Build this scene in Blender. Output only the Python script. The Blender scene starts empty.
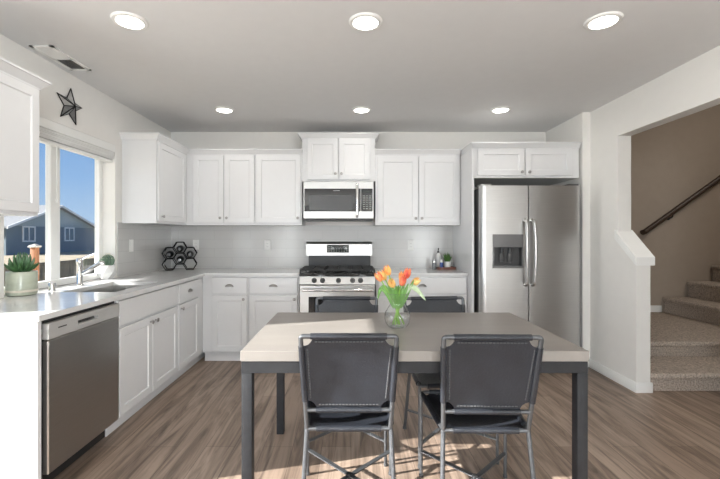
import bpy, bmesh, math, random
from mathutils import Vector, Matrix
random.seed(7)
PI = math.pi
scn = bpy.context.scene
C = scn.collection

# ------------------------------------------------------------------ camera
cam_d = bpy.data.cameras.new('camera')
cam = bpy.data.objects.new('camera', cam_d)
C.objects.link(cam)
cam.location = (0, 0, 1.292)
cam.rotation_euler = (PI / 2, 0, 0)
cam_d.sensor_width = 36
cam_d.lens = 398.0 / 720 * 36
cam_d.shift_x = 9 / 720
cam_d.shift_y = -3.5 / 720
cam_d.clip_start = 0.05
scn.camera = cam

# ------------------------------------------------------------------ exposure
vs = scn.view_settings
vs.view_transform = 'Standard'
vs.look = 'None'
vs.gamma = 1
vs.use_curve_mapping = False
vs.exposure = 0.98

# ------------------------------------------------------------------ sky
SUN_DIR = Vector((1, .28, -.51)).normalized()
w = bpy.data.worlds.new('sky')
scn.world = w
w.use_nodes = True
nt = w.node_tree
nt.nodes.clear()
tcw = nt.nodes.new('ShaderNodeTexCoord')
sepw = nt.nodes.new('ShaderNodeSeparateXYZ')
nt.links.new(tcw.outputs['Generated'], sepw.inputs[0])
sky = nt.nodes.new('ShaderNodeValToRGB')
el = sky.color_ramp.elements
el[0].position, el[0].color = 0.0, (.50, .68, .90, 1)
el[1].position, el[1].color = 1.0, (.06, .17, .50, 1)
m1 = el.new(.12)
m1.color = (.30, .52, .86, 1)
m2 = el.new(.32)
m2.color = (.15, .35, .74, 1)
nt.links.new(sepw.outputs['Z'], sky.inputs[0])
bg = nt.nodes.new('ShaderNodeBackground')
bg.inputs['Strength'].default_value = 0.49
wo = nt.nodes.new('ShaderNodeOutputWorld')
nt.links.new(sky.outputs[0], bg.inputs[0])
nt.links.new(bg.outputs[0], wo.inputs[0])

# ------------------------------------------------------------------ sun, window daylight and added fill lamps
sd = bpy.data.lights.new('sun', 'SUN')
sd.energy = 9.5
sd.angle = 0.011
sd.color = (1, .97, .93)
sun = bpy.data.objects.new('sun', sd)
sun.rotation_euler = SUN_DIR.to_track_quat('-Z', 'Y').to_euler()
sun.location = (-6, -3, 6)
C.objects.link(sun)


def area(name, loc, direction, sx, sy, e, col=(1, 1, 1)):
    d = bpy.data.lights.new(name, 'AREA')
    d.shape = 'RECTANGLE'
    d.size, d.size_y = sx, sy
    d.energy = e
    d.color = col
    o = bpy.data.objects.new(name, d)
    o.location = loc
    o.rotation_euler = Vector(direction).to_track_quat('-Z', 'Z').to_euler()
    C.objects.link(o)
    return o


area('daylight_sliding_door', (-2.42, .40, 1.06), (1, 0, 0), .95, 1.95, 24, (.93, .97, 1))
area('daylight_left_window', (-2.42, -5.0, 1.3), (1, 0, 0), 4.4, 2.1, 640, (.95, .98, 1))
area('fill_rear', (.1, -8.45, 1.25), (0, 1, 0), 3.9, 2.0, 22, (.97, .99, 1))  # added lamp, front fill from behind the camera
area('fill_right', (2.62, -5.0, 1.3), (-1, 0, 0), 4.4, 2.1, 700, (.95, .98, 1))  # added fill lamp, brightens faces turned to the right
area('daylight_sink_window', (-2.40, 2.99, 1.55), (1, 0, -.15), 1.0, .85, .9, (.95, .98, 1))

area('stairwell_fill', (4.6, 3.2, 3.65), (0, 0, -1), 1.2, 1.2, 16, (1, .93, .84))  # added fill lamp to lift the dark stairwell

# ------------------------------------------------------------------ materials
MATS = {}


def mat(name, col, rough=.5, metal=0.0, var=.04, scale=12, bump=0.0, bscale=60, stretch=None, spec=.5, coat=0.0, emit=None, coord='Object'):
    if name in MATS:
        return MATS[name]
    m = bpy.data.materials.new(name)
    m.use_nodes = True
    n = m.node_tree.nodes
    L = m.node_tree.links
    b = n['Principled BSDF']
    tc = n.new('ShaderNodeTexCoord')
    mp = n.new('ShaderNodeMapping')
    L.new(tc.outputs[coord], mp.inputs[0])
    if stretch:
        mp.inputs['Scale'].default_value = stretch
    no = n.new('ShaderNodeTexNoise')
    no.inputs['Scale'].default_value = scale
    no.inputs['Detail'].default_value = 4
    L.new(mp.outputs[0], no.inputs['Vector'])
    r = n.new('ShaderNodeValToRGB')
    r.color_ramp.elements[0].position = .3
    r.color_ramp.elements[1].position = .7
    r.color_ramp.elements[0].color = tuple(max(0, c * (1 - var)) for c in col) + (1,)
    r.color_ramp.elements[1].color = tuple(min(1, c * (1 + var)) for c in col) + (1,)
    L.new(no.outputs[0], r.inputs[0])
    L.new(r.outputs[0], b.inputs['Base Color'])
    b.inputs['Roughness'].default_value = rough
    b.inputs['Metallic'].default_value = metal
    b.inputs['Specular IOR Level'].default_value = spec
    b.inputs['Coat Weight'].default_value = coat
    if bump:
        nb = n.new('ShaderNodeTexNoise')
        nb.inputs['Scale'].default_value = bscale
        nb.inputs['Detail'].default_value = 5
        L.new(mp.outputs[0], nb.inputs['Vector'])
        bp = n.new('ShaderNodeBump')
        bp.inputs['Strength'].default_value = bump
        bp.inputs['Distance'].default_value = .01
        L.new(nb.outputs[0], bp.inputs['Height'])
        L.new(bp.outputs[0], b.inputs['Normal'])
    if emit:
        b.inputs['Emission Color'].default_value = tuple(emit[:3]) + (1,)
        b.inputs['Emission Strength'].default_value = emit[3]
    MATS[name] = m
    return m


def glass_mat(name, tint=(1, 1, 1), refl=1.0, rough=0.0):
    m = bpy.data.materials.new(name)
    m.use_nodes = True
    n = m.node_tree.nodes
    L = m.node_tree.links
    n.clear()
    out = n.new('ShaderNodeOutputMaterial')
    mix = n.new('ShaderNodeMixShader')
    tr = n.new('ShaderNodeBsdfTransparent')
    tr.inputs[0].default_value = tint + (1,)
    gl = n.new('ShaderNodeBsdfGlossy')
    gl.inputs['Roughness'].default_value = rough
    lw = n.new('ShaderNodeLayerWeight')
    lw.inputs[0].default_value = .5
    pw = n.new('ShaderNodeMath')
    pw.operation = 'POWER'
    pw.inputs[1].default_value = 4
    L.new(lw.outputs['Facing'], pw.inputs[0])
    mu = n.new('ShaderNodeMath')
    mu.operation = 'MULTIPLY_ADD'
    mu.inputs[1].default_value = .6 * refl
    mu.inputs[2].default_value = .03 * refl
    L.new(pw.outputs[0], mu.inputs[0])
    L.new(mu.outputs[0], mix.inputs[0])
    L.new(tr.outputs[0], mix.inputs[1])
    L.new(gl.outputs[0], mix.inputs[2])
    L.new(mix.outputs[0], out.inputs[0])
    MATS[name] = m
    return m


PAINT = mat('greige_wall_paint', (.77, .755, .725), .75, var=.01, bump=.05, bscale=220)
CEIL = mat('white_ceiling_paint', (.70, .70, .70), .85, var=.01, bump=.08, bscale=160)
TAUPE = mat('taupe_stairwell_wall', (.36, .30, .245), .8, var=.02, bump=.05, bscale=200)  # browner and darker than the other walls
TRIM = mat('white_trim_paint', (.82, .82, .80), .4, var=.01)
CAB = mat('white_cabinet_lacquer', (.71, .713, .72), .27, var=.008)
QUARTZ = mat('white_quartz', (.66, .66, .655), .12, var=.03, scale=9)
STEEL = mat('brushed_stainless_steel', (.58, .58, .575), .34, 1.0, var=.04, scale=6, stretch=(1, 1, 60))
STEEL_H = mat('brushed_steel_horizontal_grain', (.47, .465, .455), .33, 1.0, var=.04, scale=6, stretch=(.5, .5, 60))
CHROME = mat('polished_chrome', (.78, .78, .78), .08, 1.0, var=.01)
NICKEL = mat('satin_nickel', (.36, .35, .34), .28, 1.0, var=.02)
BLACKGLASS = mat('black_glass', (.012, .012, .013), .06, var=.1)
BLACKPL = mat('black_plastic', (.02, .02, .021), .35, var=.1)
DGREY = mat('dark_grey_plastic', (.055, .056, .058), .4, var=.1)
GREYSIDE = mat('grey_appliance_side', (.11, .11, .112), .45, var=.05)
IRON = mat('cast_iron', (.018, .018, .018), .55, var=.2, bump=.2)
TABLETOP = mat('taupe_concrete_top', (.262, .24, .22), .33, var=.07, scale=3, stretch=(.6, 3, 1), bump=.03, bscale=40, spec=.35)
GUNMETAL = mat('charcoal_gunmetal_steel', (.022, .0225, .025), .55, 0, var=.18, scale=18, spec=.3)
TUBE = mat('dark_grey_steel_tube', (.115, .12, .128), .36, .6, var=.08, scale=30)
LEATHER = mat('charcoal_leather', (.017, .0195, .026), .42, var=.22, scale=10, bump=.25, bscale=120)
THREAD = mat('grey_lacing', (.085, .087, .092), .7)
WHITEPL = mat('white_plastic', (.78, .78, .76), .35, var=.01)
LAMP = mat('lamp_diffuser', (1, 1, 1), .5, emit=(1, .97, .92, 4.0))
WOODRAIL = mat('dark_walnut_wood', (.045, .027, .017), .4, var=.3, scale=8, stretch=(1, 10, 10))
CARPET = mat('brown_speckled_carpet', (.48, .41, .35), .95, var=.42, scale=75, bump=1.0, bscale=140, spec=.1)
GLASS = glass_mat('window_glass', (.97, .98, .98), .8)
CLEAR = glass_mat('clear_vase_glass', (.95, .97, .96), 2.6)
SCREEN = mat('clock_display', (.015, .02, .018), .15)


def floor_material():
    m = bpy.data.materials.new('brown_oak_plank_floor')
    m.use_nodes = True
    n = m.node_tree.nodes
    L = m.node_tree.links
    b = n['Principled BSDF']
    tc = n.new('ShaderNodeTexCoord')
    sep = n.new('ShaderNodeSeparateXYZ')
    L.new(tc.outputs['Object'], sep.inputs[0])
    cmb = n.new('ShaderNodeCombineXYZ')
    L.new(sep.outputs['Y'], cmb.inputs['X'])
    L.new(sep.outputs['X'], cmb.inputs['Y'])
    br = n.new('ShaderNodeTexBrick')
    br.offset = .37
    br.inputs['Scale'].default_value = 1
    br.inputs['Brick Width'].default_value = 1.22
    br.inputs['Row Height'].default_value = .178
    br.inputs['Mortar Size'].default_value = .0012
    br.inputs['Mortar Smooth'].default_value = .3
    br.inputs['Bias'].default_value = 0
    br.inputs['Color1'].default_value = (.315, .240, .190, 1)
    br.inputs['Color2'].default_value = (.215, .158, .122, 1)
    br.inputs['Mortar'].default_value = (.06, .04, .03, 1)
    L.new(cmb.outputs[0], br.inputs['Vector'])
    mp = n.new('ShaderNodeMapping')
    mp.inputs['Scale'].default_value = (.75, 9, 1)
    L.new(cmb.outputs[0], mp.inputs[0])
    no = n.new('ShaderNodeTexNoise')
    no.inputs['Scale'].default_value = 1.6
    no.inputs['Detail'].default_value = 8
    no.inputs['Roughness'].default_value = .62
    no.inputs['Distortion'].default_value = 1.3
    L.new(mp.outputs[0], no.inputs['Vector'])
    r = n.new('ShaderNodeValToRGB')
    r.color_ramp.elements[0].position = .33
    r.color_ramp.elements[0].color = (.40, .37, .35, 1)
    r.color_ramp.elements[1].position = .60
    r.color_ramp.elements[1].color = (1.28, 1.27, 1.25, 1)
    L.new(no.outputs[0], r.inputs[0])
    mx = n.new('ShaderNodeMix')
    mx.data_type = 'RGBA'
    mx.blend_type = 'MULTIPLY'
    mx.inputs['Factor'].default_value = 1
    L.new(br.outputs['Color'], mx.inputs['A'])
    L.new(r.outputs[0], mx.inputs['B'])
    L.new(mx.outputs['Result'], b.inputs['Base Color'])
    b.inputs['Roughness'].default_value = .42
    bp = n.new('ShaderNodeBump')
    bp.inputs['Strength'].default_value = .12
    bp.inputs['Distance'].default_value = .004
    L.new(no.outputs[0], bp.inputs['Height'])
    L.new(bp.outputs[0], b.inputs['Normal'])
    return m


def tile_material(name, axis):
    m = bpy.data.materials.new(name)
    m.use_nodes = True
    n = m.node_tree.nodes
    L = m.node_tree.links
    b = n['Principled BSDF']
    tc = n.new('ShaderNodeTexCoord')
    sep = n.new('ShaderNodeSeparateXYZ')
    L.new(tc.outputs['Object'], sep.inputs[0])
    cmb = n.new('ShaderNodeCombineXYZ')
    L.new(sep.outputs[axis], cmb.inputs['X'])
    L.new(sep.outputs['Z'], cmb.inputs['Y'])
    mp = n.new('ShaderNodeMapping')
    mp.inputs['Location'].default_value = (1.178 + .42 * 3, -.937 + .106 * 20, 0)
    L.new(cmb.outputs[0], mp.inputs[0])
    br = n.new('ShaderNodeTexBrick')
    br.offset = .5
    br.inputs['Scale'].default_value = 1
    br.inputs['Brick Width'].default_value = .42
    br.inputs['Row Height'].default_value = .106
    br.inputs['Mortar Size'].default_value = .0014
    br.inputs['Mortar Smooth'].default_value = .2
    br.inputs['Color1'].default_value = (.545, .540, .53, 1)
    br.inputs['Color2'].default_value = (.525, .52, .51, 1)
    br.inputs['Mortar'].default_value = (.42, .415, .405, 1)
    L.new(mp.outputs[0], br.inputs['Vector'])
    L.new(br.outputs['Color'], b.inputs['Base Color'])
    b.inputs['Roughness'].default_value = .16
    no = n.new('ShaderNodeTexNoise')
    no.inputs['Scale'].default_value = 7
    L.new(tc.outputs['Object'], no.inputs['Vector'])
    ma = n.new('ShaderNodeMath')
    ma.operation = 'MULTIPLY_ADD'
    ma.inputs[1].default_value = -.35
    L.new(br.outputs['Fac'], ma.inputs[0])
    L.new(no.outputs[0], ma.inputs[2])
    bp = n.new('ShaderNodeBump')
    bp.inputs['Strength'].default_value = .10
    bp.inputs['Distance'].default_value = .01
    L.new(ma.outputs[0], bp.inputs['Height'])
    L.new(bp.outputs[0], b.inputs['Normal'])
    return m


def tulip_material(name, ca, cb):
    m = bpy.data.materials.new(name)
    m.use_nodes = True
    n = m.node_tree.nodes
    L = m.node_tree.links
    b = n['Principled BSDF']
    tc = n.new('ShaderNodeTexCoord')
    no = n.new('ShaderNodeTexNoise')
    no.inputs['Scale'].default_value = 28
    L.new(tc.outputs['Object'], no.inputs['Vector'])
    r = n.new('ShaderNodeValToRGB')
    r.color_ramp.elements[0].position = .42
    r.color_ramp.elements[1].position = .6
    r.color_ramp.elements[0].color = ca + (1,)
    r.color_ramp.elements[1].color = cb + (1,)
    L.new(no.outputs[0], r.inputs[0])
    L.new(r.outputs[0], b.inputs['Base Color'])
    b.inputs['Roughness'].default_value = .5
    return m


FLOOR = floor_material()
TILE_B = tile_material('grey_subway_tile_back', 'X')
TILE_L = tile_material('grey_subway_tile_left', 'Y')

# ------------------------------------------------------------------ mesh helpers


def NB():
    return bmesh.new()


def merge(bm, tmp, M=None):
    if M is not None:
        bmesh.ops.transform(tmp, matrix=M, verts=tmp.verts)
    me = bpy.data.meshes.new('tmp')
    tmp.to_mesh(me)
    tmp.free()
    bm.from_mesh(me)
    bpy.data.meshes.remove(me)


def box(bm, x0, x1, y0, y1, z0, z1, bev=0, seg=2, M=None):
    x0, x1 = min(x0, x1), max(x0, x1)
    y0, y1 = min(y0, y1), max(y0, y1)
    z0, z1 = min(z0, z1), max(z0, z1)
    t = bmesh.new()
    v = [t.verts.new((x, y, z)) for x in (x0, x1) for y in (y0, y1) for z in (z0, z1)]
    for f in ((0, 1, 3, 2), (4, 6, 7, 5), (0, 4, 5, 1), (2, 3, 7, 6), (0, 2, 6, 4), (1, 5, 7, 3)):
        t.faces.new([v[i] for i in f])
    bmesh.ops.recalc_face_normals(t, faces=t.faces)
    if bev:
        bmesh.ops.bevel(t, geom=t.edges[:], offset=bev, segments=seg, profile=.5, affect='EDGES')
    merge(bm, t, M)


def bar(bm, a, b, wdt, th, up=(0, 0, 1)):
    a, b = Vector(a), Vector(b)
    d = (b - a)
    z = d.normalized()
    x = Vector(up).cross(z).normalized()
    y = z.cross(x)
    M = Matrix.Translation(a) @ Matrix((x, y, z)).transposed().to_4x4()
    box(bm, -wdt / 2, wdt / 2, -th / 2, th / 2, 0, d.length, M=M)


def tube(bm, pts, r, seg=12, closed=False, cap=True, flat=1.0):
    pts = [Vector(p) for p in pts]
    n = len(pts)
    rs = r if isinstance(r, (list, tuple)) else [r] * n
    t = bmesh.new()
    prev = None
    rings = []
    for i, p in enumerate(pts):
        if closed:
            d = (pts[(i + 1) % n] - pts[i - 1])
        else:
            d = pts[min(i + 1, n - 1)] - pts[max(i - 1, 0)]
        d.normalize()
        if prev is None:
            u = d.orthogonal().normalized()
        else:
            u = prev - d * prev.dot(d)
            u = u.normalized() if u.length > 1e-6 else d.orthogonal().normalized()
        prev = u
        v = d.cross(u)
        rings.append([t.verts.new(p + (u * math.cos(2 * PI * k / seg) + v * flat * math.sin(2 * PI * k / seg)) * rs[i]) for k in range(seg)])
    m = n if closed else n - 1
    for i in range(m):
        A, B = rings[i], rings[(i + 1) % n]
        for k in range(seg):
            t.faces.new((A[k], A[(k + 1) % seg], B[(k + 1) % seg], B[k]))
    if cap and not closed:
        t.faces.new(list(reversed(rings[0])))
        t.faces.new(rings[-1])
    bmesh.ops.recalc_face_normals(t, faces=t.faces)
    merge(bm, t)


def arc_pts(pts, r=.03, n=5):
    """polyline with its inner corners rounded"""
    P = [Vector(p) for p in pts]
    out = [P[0]]
    for i in range(1, len(P) - 1):
        a, b, c = P[i - 1], P[i], P[i + 1]
        d1 = (a - b).normalized()
        d2 = (c - b).normalized()
        rr = min(r, (a - b).length * .45, (c - b).length * .45)
        p0, p2 = b + d1 * rr, b + d2 * rr
        for k in range(n + 1):
            s = k / n
            out.append(p0 * (1 - s) ** 2 + b * 2 * s * (1 - s) + p2 * s * s)
    out.append(P[-1])
    return out


def lathe(bm, prof, o=(0, 0, 0), axis=(0, 0, 1), seg=28, sx=1, sy=1):
    o = Vector(o)
    q = Vector((0, 0, 1)).rotation_difference(Vector(axis).normalized())
    t = bmesh.new()
    rings = []
    for r, h in prof:
        if r < 1e-6:
            rings.append([t.verts.new(q @ Vector((0, 0, h)) + o)])
        else:
            rings.append([t.verts.new(q @ Vector((r * sx * math.cos(2 * PI * k / seg), r * sy * math.sin(2 * PI * k / seg), h)) + o) for k in range(seg)])
    for A, B in zip(rings[:-1], rings[1:]):
        if len(A) == 1 and len(B) == 1:
            continue
        for k in range(seg):
            k2 = (k + 1) % seg
            if len(A) == 1:
                t.faces.new((A[0], B[k2], B[k]))
            elif len(B) == 1:
                t.faces.new((A[k], A[k2], B[0]))
            else:
                t.faces.new((A[k], A[k2], B[k2], B[k]))
    if len(rings[0]) > 1:
        t.faces.new(list(reversed(rings[0])))
    if len(rings[-1]) > 1:
        t.faces.new(rings[-1])
    bmesh.ops.recalc_face_normals(t, faces=t.faces)
    merge(bm, t)


def open_lathe(bm, prof, o, seg):
    lathe(bm, prof + [(prof[-1][0] - .0008, prof[-1][1]), (prof[-1][0] - .0016, prof[-1][1] - .004)], o, (0, 0, 1), seg)
    top = max(v.co.z for v in bm.verts)
    kill = [f for f in bm.faces if len(f.verts) == seg and min(v.co.z for v in f.verts) > top - .01]
    bmesh.ops.delete(bm, geom=kill, context='FACES_ONLY')


def loft(bm, rings):
    """closed stack of equal-length point rings, capped"""
    t = bmesh.new()
    R = [[t.verts.new(Vector(p)) for p in r] for r in rings]
    n = len(R[0])
    for A, B in zip(R[:-1], R[1:]):
        for k in range(n):
            t.faces.new((A[k], A[(k + 1) % n], B[(k + 1) % n], B[k]))
    t.faces.new(list(reversed(R[0])))
    t.faces.new(R[-1])
    bmesh.ops.recalc_face_normals(t, faces=t.faces)
    merge(bm, t)


def prism(bm, poly, fn, a0, a1):
    """2D polygon swept between a0 and a1; fn(p, q, a) gives the 3D point"""
    loft(bm, [[fn(p, q, a0) for p, q in poly], [fn(p, q, a1) for p, q in poly]])


ROOT = {}


def finish(name, bm, m, parent=None, loc=None, smooth=35):
    off = Vector((0, 0, 0))
    if parent is not None:
        p = parent
        while p.parent:
            p = p.parent
        off = Vector(ROOT.get(p.name, p.location))
    elif loc is not None:
        off = Vector(loc)
    if off.length:
        bmesh.ops.translate(bm, vec=-off, verts=bm.verts)
    me = bpy.data.meshes.new(name)
    bm.to_mesh(me)
    bm.free()
    me.materials.append(m)
    for p in me.polygons:
        p.use_smooth = bool(smooth)
    if smooth:
        me.set_sharp_from_angle(angle=math.radians(smooth))
    o = bpy.data.objects.new(name, me)
    C.objects.link(o)
    if parent is not None:
        o.parent = parent
    elif loc is not None:
        o.location = loc
    return o


def tag(o, label, cat, group=None):
    o['label'] = label
    o['category'] = cat
    if group:
        o['group'] = group
    return o


def thing(name, label, cat, loc, group=None):
    o = bpy.data.objects.new(name, None)
    o.empty_display_size = .05
    C.objects.link(o)
    o.location = loc
    ROOT[o.name] = Vector(loc)
    return tag(o, label, cat, group)


def solo(name, bm, m, label, cat, loc, group=None, smooth=35):
    return tag(finish(name, bm, m, None, loc, smooth), label, cat, group)


def struct(name, bm, m, parent=None):
    o = finish(name, bm, m, parent)
    if parent is None:
        o['kind'] = 'structure'
    return o


def dup(root, loc, rotz, label, group=None):
    r = root.copy()
    C.objects.link(r)
    r.location = loc
    r.rotation_euler = (0, 0, rotz)
    r['label'] = label
    if group:
        r['group'] = group
    for ch in list(root.children):
        c = ch.copy()
        C.objects.link(c)
        c.parent = r
        for g in ch.children:
            d = g.copy()
            C.objects.link(d)
            d.parent = c
    return r


def sbox(name, m, *boxes):
    bm = NB()
    for b in boxes:
        box(bm, *b)
    return struct(name, bm, m)


# ------------------------------------------------------------------ room shell
XL, XR, YB, YR, ZC = -2.11, 2.355, 4.66, -8.2, 2.51
T = .16
bm = NB()
box(bm, XL - .01, 6.3, YR - .1, 5.3, -.12, 0)
struct('floor', bm, FLOOR)
sbox('ceiling', CEIL, (XL - T, XR + .115, YR - .1, YB + .1, ZC, ZC + .12))
sbox('wall_back', PAINT, (XL - T, XR + .115, YB, YB + .12, 0, ZC))
# left wall: sliding door Y -.1..1.86, sink window Y 2.42..3.56
DY0, DY1, DZ = -.10, 1.86, 2.04
LW0, LW1 = -7.4, -2.7
RW0, RW1 = -7.4, -2.7
WY0, WY1, WZ0, WZ1 = 2.42, 3.56, .885, 2.105
sbox('wall_left', PAINT,
     (XL - T, XL, YR, LW0, 0, ZC), (XL - T, XL, LW1, DY0, 0, ZC), (XL - T, XL, LW0, LW1, 0, .2), (XL - T, XL, LW0, LW1, 2.3, ZC), (XL - T, XL, DY0, DY1, DZ, ZC), (XL - T, XL, DY1, WY0, 0, ZC),
     (XL - T, XL, WY0, WY1, 0, WZ0), (XL - T, XL, WY0, WY1, WZ1, ZC), (XL - T, XL, WY1, YB, 0, ZC))
bm = NB()
XO = XR + .115
box(bm, XR, XO, 3.51, 5.2, 0, ZC)
box(bm, XR, XO, 2.15, 3.51, 2.175, ZC)
box(bm, XR, XO, YR, RW0, 0, ZC)
box(bm, XR, XO, RW1, 2.15, 0, ZC)
box(bm, XR, XO, RW0, RW1, 0, .2)
box(bm, XR, XO, RW0, RW1, 2.3, ZC)
box(bm, 2.28, XR, 3.92, YB, 0, ZC)
prism(bm, [(3.284, 0), (3.51, 0), (3.51, 1.262), (3.284, 1.062)], lambda p, q, a: (a, p, q), XR, XO)
struct('wall_right', bm, PAINT)
# rear wall with an opening for the added rear window
R1 = (-1.9, 2.1)
sbox('wall_rear', PAINT, (XL - T, R1[0], YR - .12, YR, 0, ZC), (R1[1], XO, YR - .12, YR, 0, ZC),
     (R1[0], R1[1], YR - .12, YR, 0, .2), (R1[0], R1[1], YR - .12, YR, 2.3, ZC))
# stairwell
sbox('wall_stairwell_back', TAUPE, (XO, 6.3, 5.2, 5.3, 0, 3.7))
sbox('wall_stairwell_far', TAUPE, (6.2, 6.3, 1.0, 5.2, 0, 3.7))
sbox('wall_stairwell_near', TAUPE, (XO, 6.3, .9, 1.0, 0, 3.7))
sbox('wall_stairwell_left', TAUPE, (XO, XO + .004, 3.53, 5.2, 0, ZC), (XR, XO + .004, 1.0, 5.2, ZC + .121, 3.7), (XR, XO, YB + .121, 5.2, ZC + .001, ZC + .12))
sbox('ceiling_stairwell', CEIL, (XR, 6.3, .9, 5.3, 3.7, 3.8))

# trims
bm = NB()
prism(bm, [(3.262, 1.050), (3.262, 1.118), (3.525, 1.345), (3.525, 1.268)], lambda p, q, a: (a, p, q), XR - .022, XO + .022)
struct('trim_1', bm, TRIM)
bm = NB()
box(bm, XR - .013, XR, 3.284, 3.92, 0, .085, .003)
box(bm, XR - .013, XO + .013, 3.271, 3.284, 0, .085, .003)
box(bm, XR - .013, XR, YR, 2.15, 0, .085, .003)
struct('baseboard_right', bm, TRIM)
sbox('baseboard_stairwell', TRIM, (XO + .004, 4.05, 5.187, 5.2, .30, .385))
sbox('baseboard_left', TRIM, (XL, XL + .013, YR, DY0 - .06, 0, .085))
sbox('baseboard_rear', TRIM, (XL, XR, YR, YR + .013, 0, .085))


def window(name, axis, pos, u0, u1, z0, z1, th=.05, fw=.055, mull=(), sgn=1):
    """frame + panes in plane axis=pos"""
    bm = NB()

    def B(b, ua, ub, za, zb, d0, d1):
        if axis == 'x':
            box(b, pos + d0, pos + d1, ua, ub, za, zb, .004, 1)
        else:
            box(b, ua, ub, pos + d0, pos + d1, za, zb, .004, 1)
    B(bm, u0, u0 + fw, z0, z1, 0, th)
    B(bm, u1 - fw, u1, z0, z1, 0, th)
    B(bm, u0 + fw, u1 - fw, z0, z0 + fw, 0, th)
    B(bm, u0 + fw, u1 - fw, z1 - fw, z1, 0, th)
    for a, b_ in mull:
        B(bm, a, b_, z0 + fw, z1 - fw, 0, th)
    o = struct(name, bm, TRIM)
    edges = [u0 + fw] + [e for mm in mull for e in mm] + [u1 - fw]
    for k in range(0, len(edges), 2):
        g = NB()
        if axis == 'x':
            box(g, pos + th * .45, pos + th * .55, edges[k], edges[k + 1], z0 + fw, z1 - fw)
        else:
            box(g, edges[k], edges[k + 1], pos + th * .45, pos + th * .55, z0 + fw, z1 - fw)
        finish('glass_pane', g, GLASS, o)
    return o


window('window_1', 'x', -2.265, WY0, WY1, .9145, WZ1, .045, .048, mull=[(2.945, 3.04)])
window('window_2', 'y', YR - .10, R1[0], R1[1], .2, 2.3, mull=[(-.6, -.53), (.73, .80)])  # unseen window, added to go with the rear fill
window('window_3', 'x', -2.255, LW0, LW1, .2, 2.3, mull=[(-5.87, -5.80), (-4.30, -4.23)])
window('window_4', 'x', XR + .05, RW0, RW1, .2, 2.3, mull=[(-5.87, -5.80), (-4.30, -4.23)])  # unseen window, added to go with the right fill
window('door_1', 'x', -2.255, DY0, DY1, 0, DZ, .05, .05, mull=[(.84, .92)])
# unseen slab added to block most sun through the sink window
sbox('sun_blocker', mat('blocker_surface', (.7, .7, .68), .7), (-4.95, -2.28, 1.72, 3.3, 2.52, 2.66))

# backsplash tiles
sbox('wall_tile_back', TILE_B, (XL, 1.19, YB - .009, YB, .916, 1.415))
sbox('wall_tile_left', TILE_L, (XL, XL + .009, WY1 + .03, YB - .009, .916, 1.415))

# ------------------------------------------------------------------ outside
ZG = -.4
bm = NB()
box(bm, -90, -2.3, -60, 120, ZG - .2, ZG)
struct('ground', bm, mat('dry_tan_lawn', (.34, .28, .19), .95, var=.2, scale=.6))
BLUE = mat('slate_blue_siding', (.17, .225, .26), .7, var=.05, scale=3, stretch=(1, 1, 30))
GREEN = mat('grey_green_shingle_siding', (.36, .43, .44), .8, var=.12, scale=12)
ROOF = mat('grey_asphalt_shingles', (.22, .225, .23), .9, var=.2, scale=6)
TAN = mat('tan_siding', (.62, .50, .38), .8, var=.06)
h = thing('neighbor_house', 'slate blue gabled house beyond the yard fence outside the window', 'house', (-31, 41, ZG))
b = NB()
HX = -30
box(b, HX - 8, HX, 34.6, 46.6, ZG, 2.2)
finish('wall', b, BLUE, h)
b = NB()
prism(b, [(34.6, 2.2), (46.6, 2.2), (40.6, 4.2)], lambda p, q, a: (a, p, q), HX - 8, HX + .05)
finish('gable', b, GREEN, h)
b = NB()
for s in (-1, 1):
    ys = 40.6 + s * 6.5
    prism(b, [(40.6, 4.29), (40.6, 4.45), (ys, 2.12), (ys, 1.96)], lambda p, q, a: (a, p, q), HX - 8, HX + .5)
finish('roof', b, ROOF, h)
for s in (-1, 1):
    b = NB()
    ys = 40.6 + s * 6.5
    prism(b, [(40.6, 4.25), (40.6, 4.45), (ys, 2.12), (ys, 1.90)], lambda p, q, a: (a, p, q), HX + .5, HX + .58)
    finish('rake_board', b, TRIM, h)
for yy in (36.3, 41.6):
    b = NB()
    for a in ((yy, yy + .12, .85, 2.1), (yy + 1.35, yy + 1.47, .85, 2.1), (yy, yy + 1.47, .75, .87), (yy, yy + 1.47, 2.08, 2.2), (yy + .68, yy + .76, .85, 2.1)):
        box(b, HX, HX + .09, *a)
    wf = finish('window_frame', b, TRIM, h)
    b = NB()
    box(b, HX, HX + .03, yy + .1, yy + 1.4, .85, 2.1)
    finish('pane', b, mat('blue_grey_house_pane', (.12, .17, .21), .1), wf)
h2 = thing('neighbor_house', 'tan house with a long grey roof left of the blue gable', 'house', (-43, 27, ZG))
b = NB()
box(b, -47.5, -39.3, 13, 42, ZG, 1.95)
finish('wall', b, TAN, h2)
b = NB()
prism(b, [(-38.7, 1.67), (-38.7, 1.9), (-44, 5.5), (-49, 1.9), (-49, 1.67), (-44, 5.25)], lambda p, q, a: (p, a, q), 12.5, 44.5)
finish('roof', b, ROOF, h2)

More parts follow.
